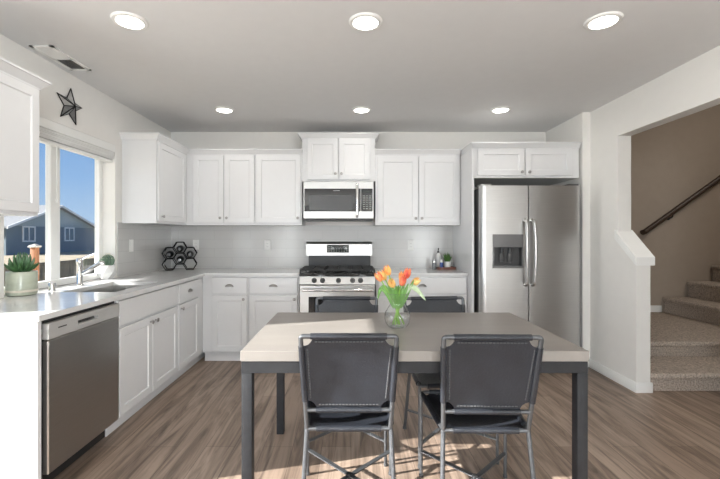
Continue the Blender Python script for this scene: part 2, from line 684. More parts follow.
fn = thing('board_fence', 'tan board yard fence in front of the blue house', 'fence', (-9, 11, ZG))
FWOOD = mat('weathered_tan_fence_boards', (.25, .20, .13), .9, var=.2, scale=4, stretch=(1, 1, .2))
b = NB()
y = 7.6
while y < 17.4:
    box(b, -9.02, -9.0, y, y + .135, ZG, .46)
    y += .145
finish('boards', b, FWOOD, fn)
b = NB()
box(b, -9.05, -8.97, 7.6, 17.4, .46, .52)
finish('top_rail', b, FWOOD, fn)
for yy in (7.6, 9.8, 12.0, 14.2, 16.4):
    b = NB()
    box(b, -9.11, -9.02, yy, yy + .09, ZG, .5)
    finish('post', b, FWOOD, fn)
pt = thing('deck_post', 'orange cedar post with a pale cap outside the window', 'post', (-3.5, 4.405, ZG))
b = NB()
box(b, -3.53, -3.47, 4.375, 4.435, ZG, 1.165, .006)
finish('shaft', b, mat('orange_cedar', (.30, .12, .045), .7, var=.2, scale=5, stretch=(1, 1, .1)), pt)
b = NB()
box(b, -3.545, -3.455, 4.36, 4.45, 1.165, 1.183, .004)
loft(b, [[(-3.543, 4.362, 1.183), (-3.457, 4.362, 1.183), (-3.457, 4.448, 1.183), (-3.543, 4.448, 1.183)], [(-3.505, 4.40, 1.205), (-3.495, 4.40, 1.205), (-3.495, 4.41, 1.205), (-3.505, 4.41, 1.205)]])
finish('cap', b, mat('pale_weathered_cap', (.5, .46, .40), .7), pt)

# ------------------------------------------------------------------ stairs
st = thing('staircase', 'brown carpeted winder stairs behind the half wall', 'stairs', (3.6, 3.6, 0))
SX1 = 6.18


def step(y0, y1, x0, x1, z0, z1, nose=None):
    b = NB()
    if nose == 'y':
        box(b, x0, x1, y0 + .03, y1, z0, z1 - .05)
        box(b, x0, x1, y0, y1, z1 - .05, z1, .018, 3)
    else:
        box(b, x0 + .03, x1, y0, y1, z0, z1 - .05)
        box(b, x0, x1, y0, y1, z1 - .05, z1, .018, 3)
    finish('step', b, CARPET, st)


step(3.29, 5.195, XO + .006, SX1, .0, .152, 'y')
step(3.73, 5.195, XO + .006, SX1, .153, .300, 'y')
sx, zz = 4.05, .301
for k in range(6):
    step(3.75, 5.185, sx, SX1, zz, zz + .205 if k else .50, 'x')
    zz = zz + .205 if k else .50
    zz += .001
    sx += .315
hr = thing('handrail', 'dark wooden handrail sloping up the brown stairwell wall', 'handrail', (3.75, 5.13, 1.34))
b = NB()
P0, P1 = Vector((3.78, 5.12, 1.345)), Vector((5.9, 5.12, 2.86))
tube(b, [P0 + Vector((0, .04, -.01)), P0, P0 + (P1 - P0) * .5, P1], .031, 12, flat=1.15)
finish('rail', b, WOODRAIL, hr)
for s in (.17, .62):
    b = NB()
    p = P0 + (P1 - P0) * s
    tube(b, arc_pts([(p.x, 5.197, p.z - .075), (p.x, 5.13, p.z - .075), (p.x, 5.12, p.z - .02)], .03), .009, 8)
    lathe(b, [(.028, 0), (.028, .006), (0, .007)], (p.x, 5.199, p.z - .075), (0, -1, 0), 16)
    finish('bracket', b, BLACKPL, hr)

# ------------------------------------------------------------------ cabinet builders


def P(F, u, z, d):
    return (u, F[1] - d, z) if F[0] == 'back' else (F[1] + d, u, z)


def fbox(bm, F, u0, u1, z0, z1, d0, d1, bev=0):
    a, b = P(F, u0, z0, d0), P(F, u1, z1, d1)
    box(bm, a[0], b[0], a[1], b[1], a[2], b[2], bev, 1)


def rings_face(bm, F, u0, u1, z0, z1, rings):
    loft(bm, [[P(F, u0 + i, z0 + i, d), P(F, u1 - i, z0 + i, d), P(F, u1 - i, z1 - i, d), P(F, u0 + i, z1 - i, d)] for i, d in rings])


def knob(F, u, z, d, parent):
    b = NB()
    ax = (0, -1, 0) if F[0] == 'back' else (1, 0, 0)
    lathe(b, [(.008, 0), (.0055, .004), (.0055, .012), (.013, .017), (.0155, .022), (.014, .027), (.007, .030), (0, .0305)], P(F, u, z, d), ax, 20)
    finish('knob', b, NICKEL, parent)


def cup_pull(F, u, z, d, parent):
    b = NB()
    n1, n2 = 14, 6
    rings = []
    for j in range(n2 + 1):
        ph = PI / 2 * j / n2
        rings.append([P(F, u + .044 * math.cos(PI * k / n1), z - .012 + .028 * math.sin(PI * k / n1) * math.cos(ph) + .001, d + .024 * math.sin(ph) * math.sin(PI * k / n1) + .001) for k in range(n1 + 1)])
    t = bmesh.new()
    V = [[t.verts.new(p) for p in r] for r in rings]
    for A, B in zip(V[:-1], V[1:]):
        for k in range(n1):
            t.faces.new((A[k], A[k + 1], B[k + 1], B[k]))
    bmesh.ops.remove_doubles(t, verts=t.verts, dist=.0002)
    bmesh.ops.recalc_face_normals(t, faces=t.faces)
    bmesh.ops.solidify(t, geom=t.faces[:], thickness=.0025)
    merge(b, t)
    finish('drawer_pull', b, NICKEL, parent)


DT = .02   # door thickness


def shaker(F, u0, u1, z0, z1, parent, fw=.055, name='door'):
    b = NB()
    rings_face(b, F, u0, u1, z0, z1, [(0, .001), (0, DT - .002), (.002, DT), (fw, DT), (fw + .005, DT - .008)])
    return finish(name, b, CAB, parent, smooth=0)


def slab(F, u0, u1, z0, z1, parent, name='drawer'):
    b = NB()
    rings_face(b, F, u0, u1, z0, z1, [(0, .001), (0, DT - .003), (.003, DT)])
    return finish(name, b, CAB, parent, smooth=0)


def rect(F, u0, u1, d0, d1, z):
    return [P(F, u0, z, d0), P(F, u1, z, d0), P(F, u1, z, d1), P(F, u0, z, d1)]


def crown(F, u0, u1, depth, z1, parent, el=0.0, er=0.0, ef=.045):
    b = NB()

    def r(e, z):
        k = e / .045
        return rect(F, u0 - el * k, u1 + er * k, -depth, ef * k, z)
    loft(b, [r(.009, z1 - .058), r(.009, z1 - .050), r(.040, z1 - .014), r(.045, z1 - .012), r(.045, z1)])
    finish('crown_moulding', b, CAB, parent, smooth=0)


def upper(label, F, u0, u1, z0, z1, depth, doors, el=0., er=0., ef=.045):
    c = P(F, (u0 + u1) / 2, z0, -depth / 2)
    t = thing('wall_cabinet', label, 'cabinet', c)
    b = NB()
    fbox(b, F, u0, u1, z0, z1 - .05, -depth, 0)
    finish('carcass', b, CAB, t, smooth=0)
    crown(F, u0, u1, depth, z1, t, el, er, ef)
    for (a, b_, za, zb, ku, kz, fw) in doors:
        d = shaker(F, a, b_, za, zb, t, fw)
        knob(F, ku, kz, DT, d)
    return t


FB = ('back', 4.33)
FLU = ('left', -1.79)
G = .0015
upper('white corner wall cabinet on the left wall beside the window', FLU, 3.66, YB - .001, 1.41, 2.232, .318,
      [(3.675, 4.265, 1.432, 2.165, 3.725, 1.475, .055)], el=.045)
upper('white two-door wall cabinet in the back left corner', FB, -1.788, -1.041, 1.41, 2.232, .328,
      [(-1.714, -1.382, 1.432, 2.17, -1.412, 1.487, .055), (-1.372, -1.048, 1.432, 2.17, -1.342, 1.487, .055)], el=-.047)
upper('white single-door wall cabinet left of the microwave', FB, -1.040, -.532, 1.41, 2.232, .328,
      [(-1.028, -.546, 1.432, 2.17, -.575, 1.487, .055)])
upper('short white wall cabinet above the microwave', FB, -.530, .262, 1.885, 2.405, .328,
      [(-.475, -.138, 1.905, 2.345, -.168, 1.965, .055), (-.132, .205, 1.905, 2.345, -.102, 1.965, .055)], el=.045, er=.045)
upper('white two-door wall cabinet between microwave and refrigerator', FB, .264, 1.186, 1.41, 2.232, .328,
      [(.290, .728, 1.432, 2.155, .698, 1.483, .06), (.736, 1.170, 1.432, 2.155, .766, 1.483, .06)])
upper('wide low white cabinet above the refrigerator', ('back', 3.95), 1.214, 2.262, 1.868, 2.215, .708,
      [(1.255, 1.715, 1.888, 2.155, 1.683, 1.922, .055), (1.725, 2.19, 1.888, 2.155, 1.757, 1.922, .055)], el=.03)
bm = NB()
box(bm, 1.190, 1.212, 3.92, YB - .001, .0, 2.155)
solo('side_panel', bm, CAB, 'tall white panel standing against the left side of the refrigerator', 'panel', (1.2, 4.3, 0), smooth=0)
upper('white wall cabinet at the left edge near the window', FLU, 1.91, 2.276, 1.405, 2.185, .318,
      [(1.925, 2.262, 1.425, 2.122, 1.955, 1.47, .05)], er=.045, el=.045)

FBB = ('back', 4.06)
FLB = ('left', -1.515)
ZT = .886   # top of carcasses


def base(label, F, u0, u1, depth, doors, drawers, open_top=False, toe=(0, 0)):
    c = P(F, (u0 + u1) / 2, 0, -depth / 2)
    t = thing('base_cabinet', label, 'cabinet', c)
    b = NB()
    if open_top:
        fbox(b, F, u0, u1, .105, .64, -depth, 0)
        fbox(b, F, u0, u1, .64, ZT, -.018, 0)
        fbox(b, F, u0, u0 + .016, .64, ZT, -depth, -.018)
        fbox(b, F, u1 - .016, u1, .64, ZT, -depth, -.018)
    else:
        fbox(b, F, u0, u1, .105, ZT, -depth, 0)
    finish('carcass', b, CAB, t, smooth=0)
    b = NB()
    fbox(b, F, u0 + toe[0], u1 + toe[1], 0, .104, -depth, -.06)
    finish('toe_kick', b, CAB, t, smooth=0)
    for (a, b_, za, zb, ku, kz) in doors:
        d = shaker(F, a, b_, za, zb, t)
        knob(F, ku, kz, DT, d)
    for (a, b_, za, zb, pull) in drawers:
        d = slab(F, a, b_, za, zb, t, 'drawer' if pull else 'drawer_front')
        if pull:
            cup_pull(F, (a + b_) / 2, (za + zb) / 2, DT, d)
    return t


base('white sink base cabinet between dishwasher and corner drawers', FLB, 2.562, 3.452, .594,
     [(2.575, 3.000, .118, .688, 2.965, .652), (3.006, 3.440, .118, .688, 3.041, .652)],
     [(2.575, 3.440, .705, .870, False)], open_top=True)
base('narrow white base cabinet with one drawer in the left corner', FLB, 3.454, YB - .001, .594,
     [(3.466, 3.915, .118, .688, 3.505, .652)], [(3.466, 3.915, .705, .870, True)], toe=(0, 0))
base('white base cabinet in the back left corner beside the drawers', FBB, -1.513, -1.047, .598,
     [(-1.413, -1.058, .118, .688, -1.088, .652)], [(-1.413, -1.058, .705, .870, True)], toe=(0, 0))
base('white base cabinet immediately left of the gas range', FBB, -1.045, -.530, .598,
     [(-1.033, -.545, .118, .688, -.575, .652)], [(-1.033, -.545, .705, .870, True)])
base('white base cabinet right of the range with one wide drawer', FBB, .256, 1.188, .598,
     [(.275, .717, .118, .688, .685, .652), (.725, 1.172, .118, .688, .757, .652)], [(.275, 1.172, .705, .870, True)])
# end panel of the left run
t = thing('end_panel', 'white panelled end of the counter run left of the dishwasher', 'panel', (-1.8, 1.91, 0))
b = NB()
fe = ('back', 1.925)
rings_face(b, fe, -2.105, -1.498, .0, ZT, [(0, 0), (0, .022), (.001, .023), (.045, .023), (.048, .019)])
finish('panel', b, CAB, t, smooth=0)

# ------------------------------------------------------------------ worktops
CT0, CT1 = .888, .916
SX0, SXX, SY0, SY1 = -1.955, -1.585, 2.67, 3.27
bm = NB()
CX = -1.472
box(bm, XL + .001, SX0, 1.877, 4.65, CT0, CT1)
box(bm, SXX, CX, 1.877, 4.65, CT0, CT1)
box(bm, SX0, SXX, 1.877, SY0, CT0, CT1)
box(bm, SX0, SXX, SY1, 4.65, CT0, CT1)
box(bm, CX, -.528, 4.02, 4.65, CT0, CT1)
box(bm, -2.262, XL + .001, WY0 + .002, WY1 - .002, CT0, CT1 - .0025)
solo('worktop', bm, QUARTZ, 'white quartz worktop running along the left wall and corner', 'worktop', (-1.8, 3, CT0), smooth=0)
bm = NB()
box(bm, .254, 1.188, 4.02, 4.65, CT0, CT1, .003)
solo('worktop', bm, QUARTZ, 'short white quartz worktop between range and refrigerator', 'worktop', (.7, 4.3, CT0), smooth=0)

# sink
s = thing('kitchen_sink', 'stainless undermount sink in the left worktop', 'sink', (-1.77, 2.97, .67))
b = NB()
z0, z1, th = .675, .8875, .012
box(b, SX0 - th, SXX + th, SY0 - th, SY1 + th, z0, z0 + th)
box(b, SX0 - th, SX0, SY0 - th, SY1 + th, z0, z1)
box(b, SXX, SXX + th, SY0 - th, SY1 + th, z0, z1)
box(b, SX0, SXX, SY0 - th, SY0, z0, z1)
box(b, SX0, SXX, SY1, SY1 + th, z0, z1)
finish('basin', b, STEEL_H, s, smooth=0)
b = NB()
lathe(b, [(.045, 0), (.045, .004), (.03, .005), (.025, .002), (0, .002)], (-1.80, 2.97, z0 + th), (0, 0, 1), 24)
finish('drain', b, CHROME, s)

# faucet
f = thing('kitchen_faucet', 'chrome single-lever faucet with pull-out spout behind the sink', 'faucet', (-2.06, 3.02, CT1))
fx, fy = -2.06, 3.02
b = NB()
lathe(b, [(.030, 0), (.030, .006), (.024, .012), (.022, .016), (.022, .165), (.024, .172), (.024, .200), (.020, .206), (0, .207)], (fx, fy, CT1), (0, 0, 1), 24)
finish('body', b, CHROME, f)
b = NB()
tube(b, [(fx, fy, CT1 + .085), (fx + .04, fy + .010, CT1 + .104), (fx + .11, fy + .027, CT1 + .152), (fx + .14, fy + .035, CT1 + .172)], [.015, .014, .016, .017], 16)
tube(b, [(fx + .137, fy + .034, CT1 + .171), (fx + .150, fy + .038, CT1 + .168), (fx + .157, fy + .040, CT1 + .150)], [.017, .0175, .013], 16)
finish('spout', b, CHROME, f)
b = NB()
tube(b, [(fx, fy, CT1 + .19), (fx + .03, fy + .02, CT1 + .215), (fx + .085, fy + .05, CT1 + .243)], [.012, .010, .007], 12, flat=.7)
finish('lever', b, CHROME, f)
b = NB()
lathe(b, [(.025, 0), (.025, .004), (.0215, .006), (.0215, .05), (.019, .055), (0, .056)], (-2.055, 2.735, CT1), (0, 0, 1), 22)
solo('air_gap_cap', b, CHROME, 'short chrome cylinder cap on the worktop left of the faucet', 'cap', (-2.055, 2.735, CT1))

# ------------------------------------------------------------------ dishwasher
d = thing('dishwasher', 'stainless steel dishwasher under the left worktop', 'dishwasher', (-1.8, 2.24, 0))
FD = ('left', -1.512)
y0, y1 = 1.947, 2.552
b = NB()
fbox(b, FD, y0, y1, .11, .875, -.57, -.005)
finish('tub', b, BLACKPL, d, smooth=0)
b = NB()
fbox(b, FD, y0 + .003, y1 - .003, .118, .778, -.004, .028, .006)
finish('door', b, mat('dark_brushed_steel_door', (.47, .465, .455), .30, 1.0, var=.04, scale=6, stretch=(1, 1, 60)), d)
b = NB()
zc0, zc1 = .782, .862
ga, gb = 2.16, 2.335
fbox(b, FD, y0 + .003, y1 - .003, zc0, .812, -.004, .030, .003)
fbox(b, FD, y0 + .003, y1 - .003, .832, zc1, -.004, .030, .003)
fbox(b, FD, y0 + .003, ga, .810, .834, -.004, .0297)
fbox(b, FD, gb, y1 - .003, .810, .834, -.004, .0297)
cp = finish('control_strip', b, mat('satin_steel_strip', (.72, .72, .71), .5, .8, var=.03), d)
b = NB()
fbox(b, FD, ga, gb, .811, .833, -.004, .006)
finish('pocket_handle', b, BLACKPL, cp)
b = NB()
fbox(b, FD, 2.015, 2.075, .826, .832, .0298, .0306)
finish('maker_badge', b, DGREY, cp)
b = NB()
fbox(b, FD, y0 + .01, y1 - .01, .01, .108, -.12, -.06)
finish('toe_panel', b, BLACKPL, d, smooth=0)

# ------------------------------------------------------------------ gas range
RX0, RX1, RY = -.519, .243, 3.985
r = thing('gas_range', 'stainless gas range with black cooktop against the back wall', 'stove', (-.138, 4.3, 0))
FR = ('back', RY)
b = NB()
box(b, RX0, RX1, RY + .03, 4.64, .02, .885)
finish('body', b, GREYSIDE, r, smooth=0)
b = NB()
box(b, RX0, RX1, RY - .01, 4.56, .886, .912, .008)
finish('cooktop', b, BLACKGLASS, r)
b = NB()
prism(b, [(0, .808), (.028, .808), (.010, .885), (0, .885)], lambda p, q, a: (a, RY + .03 - p, q), RX0, RX1)
cpn = finish('control_panel', b, STEEL_H, r, smooth=0)
for x in (314, 322.4, 338.4, 352.6, 360.6):
    X = (x - 351) / 100.2
    b = NB()
    lathe(b, [(.026, 0), (.026, .006), (.020, .010), (.019, .030), (.016, .034), (0, .035)], (X, RY + .013, .845), (0, -1, .2), 20)
    box(b, X - .003, X + .003, RY - .030, RY - .01, .832, .868)
    finish('knob', b, DGREY, cpn)
b = NB()
fbox(b, FR, RX0 + .004, RX1 - .004, .20, .800, -.028, .012, .006)
od = finish('oven_door', b, STEEL_H, r)
b = NB()
fbox(b, FR, RX0 + .095, RX1 - .095, .33, .685, .0, .0145, .002)
finish('oven_window', b, BLACKGLASS, od)
b = NB()
hz = .757
tube(b, [(RX0 + .03, RY - .055, hz), (RX1 - .03, RY - .055, hz)], .014, 14)
for x in (RX0 + .06, RX1 - .06):
    tube(b, [(x, RY - .01, hz), (x, RY - .055, hz)], .010, 10)
finish('handle', b, CHROME, od)
b = NB()
fbox(b, FR, RX0 + .004, RX1 - .004, .04, .193, -.028, .010, .006)
finish('storage_drawer', b, STEEL_H, r)
# burners and grates
for gx in (-.395, -.138, .119):
    for gy in ((4.13, 4.41) if gx != -.138 else (4.27,)):
        b = NB()
        lathe(b, [(.050, 0), (.050, .008), (.036, .010), (.036, .018), (.030, .020), (0, .020)], (gx, gy, .913), (0, 0, 1), 24)
        finish('burner', b, IRON, r)
for gx in (-.395, -.138, .119):
    b = NB()
    x0, x1, ya, yb = gx - .118, gx + .118, 4.03, 4.51
    zt = .948
    for a, c in (((x0, ya, zt), (x1, ya, zt)), ((x0, yb, zt), (x1, yb, zt)), ((x0, ya, zt), (x0, yb, zt)), ((x1, ya, zt), (x1, yb, zt)), ((x0, 4.27, zt), (x1, 4.27, zt)), ((gx, ya, zt), (gx, yb, zt)), ((x0, 4.14, zt), (x1, 4.14, zt)), ((x0, 4.40, zt), (x1, 4.40, zt))):
        bar(b, a, c, .012, .014, up=(0, 0.01, 1) if abs(a[0] - c[0]) > .01 else (0.01, 0, 1))
    for x in (x0, x1):
        for y in (ya, yb):
            box(b, x - .007, x + .007, y - .007, y + .007, .9125, zt)
    finish('grate', b, IRON, r)
b = NB()
box(b, RX0 + .035, RX1 - .02, 4.555, 4.64, .912, 1.075)
finish('backguard_base', b, BLACKPL, r, smooth=0)
b = NB()
prism(b, [(4.50, 1.070), (4.64, 1.070), (4.64, 1.225), (4.525, 1.225), (4.505, 1.20)], lambda p, q, a: (a, p, q), RX0 + .012, RX1 - .002)
bgd = finish('backguard', b, STEEL_H, r, smooth=0)
b = NB()
box(b, -.272, -.025, 4.494, 4.51, 1.105, 1.192, .002)
cd = finish('clock_panel', b, SCREEN, bgd)
b = NB()
for j in range(3):
    for k in range(8):
        if j == 2 and 2 <= k <= 5:
            continue
        box(b, -.258 + k * .029, -.242 + k * .029, 4.4935, 4.495, 1.118 + j * .024, 1.127 + j * .024)
finish('buttons', b, mat('grey_print', (.25, .27, .25), .5), bgd)

# ------------------------------------------------------------------ microwave
mw = thing('microwave', 'stainless over-range microwave mounted below the short cabinet', 'microwave', (-.133, 4.45, 1.46))
MX0, MX1, MZ0, MZ1 = -.511, .244, 1.478, 1.880
FM = ('back', 4.265)
b = NB()
fbox(b, FM, MX0, MX1, MZ0, MZ1, -.385, -.02)
finish('body', b, GREYSIDE, mw, smooth=0)
b = NB()
fbox(b, FM, MX0, MX1, MZ0, MZ1, -.02, 0, .004)
fr = finish('front_frame', b, STEEL_H, mw)
b = NB()
fbox(b, FM, MX0 + .012, .104, 1.555, 1.800, 0, .006, .002)
dr = finish('door', b, BLACKGLASS, mw)
b = NB()
fbox(b, FM, MX0 + .065, .02, 1.568, 1.728, .005, .0075, .001)
finish('door_window', b, mat('dark_mesh_window', (.045, .045, .047), .15), dr)
b = NB()
hx = .066
tube(b, arc_pts([(hx, 4.262, 1.845), (hx, 4.215, 1.845), (hx, 4.215, 1.50), (hx, 4.262, 1.50)], .02), .015, 14)
finish('handle', b, CHROME, dr)
b = NB()
fbox(b, FM, .108, MX1 - .012, 1.555, 1.800, 0, .006, .002)
kp = finish('control_panel', b, BLACKGLASS, mw)
b = NB()
for j in range(7):
    for k in range(3):
        fbox(b, FM, .128 + k * .034, .148 + k * .034, 1.580 + j * .023, 1.588 + j * .023, .006, .0068)
finish('buttons', b, mat('grey_print', (.25, .27, .25), .5), kp)
b = NB()
fbox(b, FM, .122, .22, 1.752, 1.785, .006, .0068)
finish('clock_display', b, SCREEN, kp)
b = NB()
fbox(b, FM, -.19, -.12, 1.776, 1.781, .006, .0068)
finish('maker_badge', b, mat('pale_badge', (.5, .5, .5), .4), dr)
b = NB()
fbox(b, FM, MX0 + .005, MX1 - .005, 1.460, 1.477, -.38, -.012)
finish('vent_grille', b, BLACKPL, mw, smooth=0)

# ------------------------------------------------------------------ refrigerator
fg = thing('refrigerator', 'stainless side-by-side refrigerator with ice dispenser', 'refrigerator', (1.715, 4.2, 0))
FX0, FX1, FY, FZ = 1.238, 2.195, 3.785, 1.772
b = NB()
box(b, FX0 + .008, FX1 - .005, FY + .085, 4.60, .02, FZ - .012, .006, 1)
finish('body', b, GREYSIDE, fg)
SEAM = 1.688
FF = ('back', FY + .08)
# left door is built round the dispenser recess
dx0, dx1, dz0, dz1 = 1.352, 1.632, .992, 1.302
b = NB()


def dbox(u0, u1, z0, z1):
    fbox(b, FF, u0, u1, z0, z1, 0, .08)


za, zb = .10, FZ
dl0 = FX0 + .045
dbox(dl0, dx0, za, zb)
dbox(dx1, SEAM - .004, za, zb)
dbox(dx0, dx1, za, dz0)
dbox(dx0, dx1, dz1, zb)
# rounded hinge-side edge
prof = [(dl0, FY), (dl0, FY + .08), (FX0, FY + .08)]
for k in range(0, 9):
    a = PI - k / 8 * PI / 2
    prof.append((dl0 + .045 * math.cos(a), FY + .045 - .045 * math.sin(a)))
loft(b, [[(p, q, za) for p, q in prof[1:-1]] + [(dl0, FY, za)], [(p, q, zb) for p, q in prof[1:-1]] + [(dl0, FY, zb)]])
ld = finish('door', b, STEEL, fg)
b = NB()
prof = [(SEAM + .004, FY + .08), (SEAM + .004, FY)]
for k in range(0, 9):
    a = PI / 2 - k / 8 * PI / 2
    prof.append((FX1 - .045 + .045 * math.cos(a), FY + .045 - .045 * math.sin(a)))
prof.append((FX1, FY + .08))
loft(b, [[(p, q, za) for p, q in prof], [(p, q, zb) for p, q in prof]])
rd = finish('door', b, STEEL, fg)
for X, par in ((SEAM - .036, ld), (SEAM + .036, rd)):
    b = NB()
    sg = -1 if par is ld else 1
    pts = [(X, FY + .002, 1.445), (X, FY - .045, 1.435)]
    for k in range(9):
        q = k / 8
        pts.append((X + sg * .006 * math.sin(q * PI), FY - .052 - .014 * math.sin(q * PI), 1.41 - q * .55))
    pts += [(X, FY - .045, .835), (X, FY + .002, .825)]
    tube(b, arc_pts(pts, .015, 3), .0155, 14)
    finish('handle', b, STEEL_H, par)
# dispenser
b = NB()
box(b, dx0 - .006, dx1 + .006, FY - .006, FY, dz1 - .115, dz1 + .006, .002)
box(b, dx0 - .006, dx0 + .008, FY - .006, FY + .002, dz0 - .006, dz1 - .115)
box(b, dx1 - .008, dx1 + .006, FY - .006, FY + .002, dz0 - .006, dz1 - .115)
box(b, dx0 - .006, dx1 + .006, FY - .012, FY + .06, dz0 - .006, dz0 + .018, .002)
disp = finish('dispenser_panel', b, mat('grey_dispenser_plastic', (.16, .16, .162), .3), ld)
b = NB()
box(b, dx0, dx1, FY + .07, FY + .078, dz0, dz1)
box(b, dx0, dx0 + .004, FY, FY + .07, dz0, dz1)
box(b, dx1 - .004, dx1, FY, FY + .07, dz0, dz1)
box(b, dx0, dx1, FY, FY + .07, dz1 - .12, dz1 - .115)
for x in (dx0 + .10, dx1 - .10):
    box(b, x - .022, x + .022, FY + .045, FY + .055, dz0 + .05, dz0 + .14, .004)
    lathe(b, [(.02, 0), (.015, .03), (.012, .045)], (x, FY + .045, dz1 - .165), (0, 0, 1), 16)
finish('dispenser_recess', b, DGREY, ld)
for x in (FX0 + .06, FX1 - .06):
    b = NB()
    box(b, x - .05, x + .05, FY + .03, FY + .16, FZ + .001, FZ + .020, .006)
    finish('hinge_cover', b, STEEL_H if x < 1.5 else GREYSIDE, fg)
b = NB()
box(b, FX0 + .01, FX1 - .01, FY + .03, FY + .084, .015, .095)
finish('base_grille', b, DGREY, fg, smooth=0)

# ------------------------------------------------------------------ dining table
TX0, TX1, TY0, TY1, TZ = -.489, 1.052, 1.755, 2.640, .785
tb = thing('dining_table', 'long taupe topped dining table on square dark steel legs', 'table', (.28, 2.2, 0))
b = NB()
box(b, TX0, TX1, TY0, TY1, TZ - .047, TZ, .002, 1)
finish('tabletop', b, TABLETOP, tb)
b = NB()
LW = .047
az0, az1 = TZ - .100, TZ - .0475
e = .004
box(b, TX0 + e, TX1 - e, TY0 + e, TY0 + e + LW, az0, az1, .002, 1)
box(b, TX0 + e, TX1 - e, TY1 - e - LW, TY1 - e, az0, az1, .002, 1)
box(b, TX0 + e, TX0 + e + LW, TY0 + e + LW, TY1 - e - LW, az0, az1)
box(b, TX1 - e - LW, TX1 - e, TY0 + e + LW, TY1 - e - LW, az0, az1)
finish('apron', b, GUNMETAL, tb)
for x in (TX0 + e, TX1 - e - LW):
    for y in (TY0 + e, TY1 - e - LW):
        b = NB()
        box(b, x, x + LW, y, y + LW, 0, az0, .003, 2)
        finish('leg', b, GUNMETAL, tb)

# ------------------------------------------------------------------ chairs


def sling(bm, c00, c10, c01, c11, nu=18, nv=18, rho=.055, bulge=(0, 0, 0), thick=.004):
    """leather panel with quarter-round cut corners between four corner points (u along first, v towards second pair)"""
    c00, c10, c01, c11 = map(Vector, (c00, c10, c01, c11))
    bu = Vector(bulge)
    H = ((c01 - c00).length + (c11 - c10).length) / 2
    vs_ = []
    for j in range(nv + 1):
        q = j / nv
        vs_.append(q)
    for a in (.15, .35, .6, .85, 1):
        vs_ += [rho / H * a, 1 - rho / H * a]
    vs_ = sorted(set(round(v, 4) for v in vs_))
    t = bmesh.new()
    rows = []
    for v in vs_:
        A, B = c00.lerp(c01, v), c10.lerp(c11, v)
        hw = (B - A).length / 2
        dd = min(v, 1 - v) * H
        cut = math.sqrt(max(0, rho * rho - dd * dd)) / hw if dd < rho else 0
        sm = 1 - cut
        row = []
        for k in range(nu + 1):
            s_ = (-1 + 2 * k / nu) * sm
            p = (A + B) / 2 + (B - A) / 2 * s_ + bu * (1 - s_ * s_) * (4 * v * (1 - v)) ** .8
            row.append(t.verts.new(p))
        rows.append(row)
    for A, B in zip(rows[:-1], rows[1:]):
        for k in range(nu):
            t.faces.new((A[k], A[k + 1], B[k + 1], B[k]))
    bmesh.ops.recalc_face_normals(t, faces=t.faces)
    bmesh.ops.solidify(t, geom=t.faces[:], thickness=thick)
    merge(bm, t)


def stitches(a, b, parent, n=16, ln=.010):
    """one row of lacing, each stitch passing through the leather"""
    bm = NB()
    a, b = Vector(a), Vector(b)
    d = (b - a) / n
    for k in range(n):
        p = a + d * (k + .5)
        s_ = d.normalized() * ln * .5
        tube(bm, [p - s_, p + s_], .0030, 6)
    finish('lacing', bm, THREAD, parent)


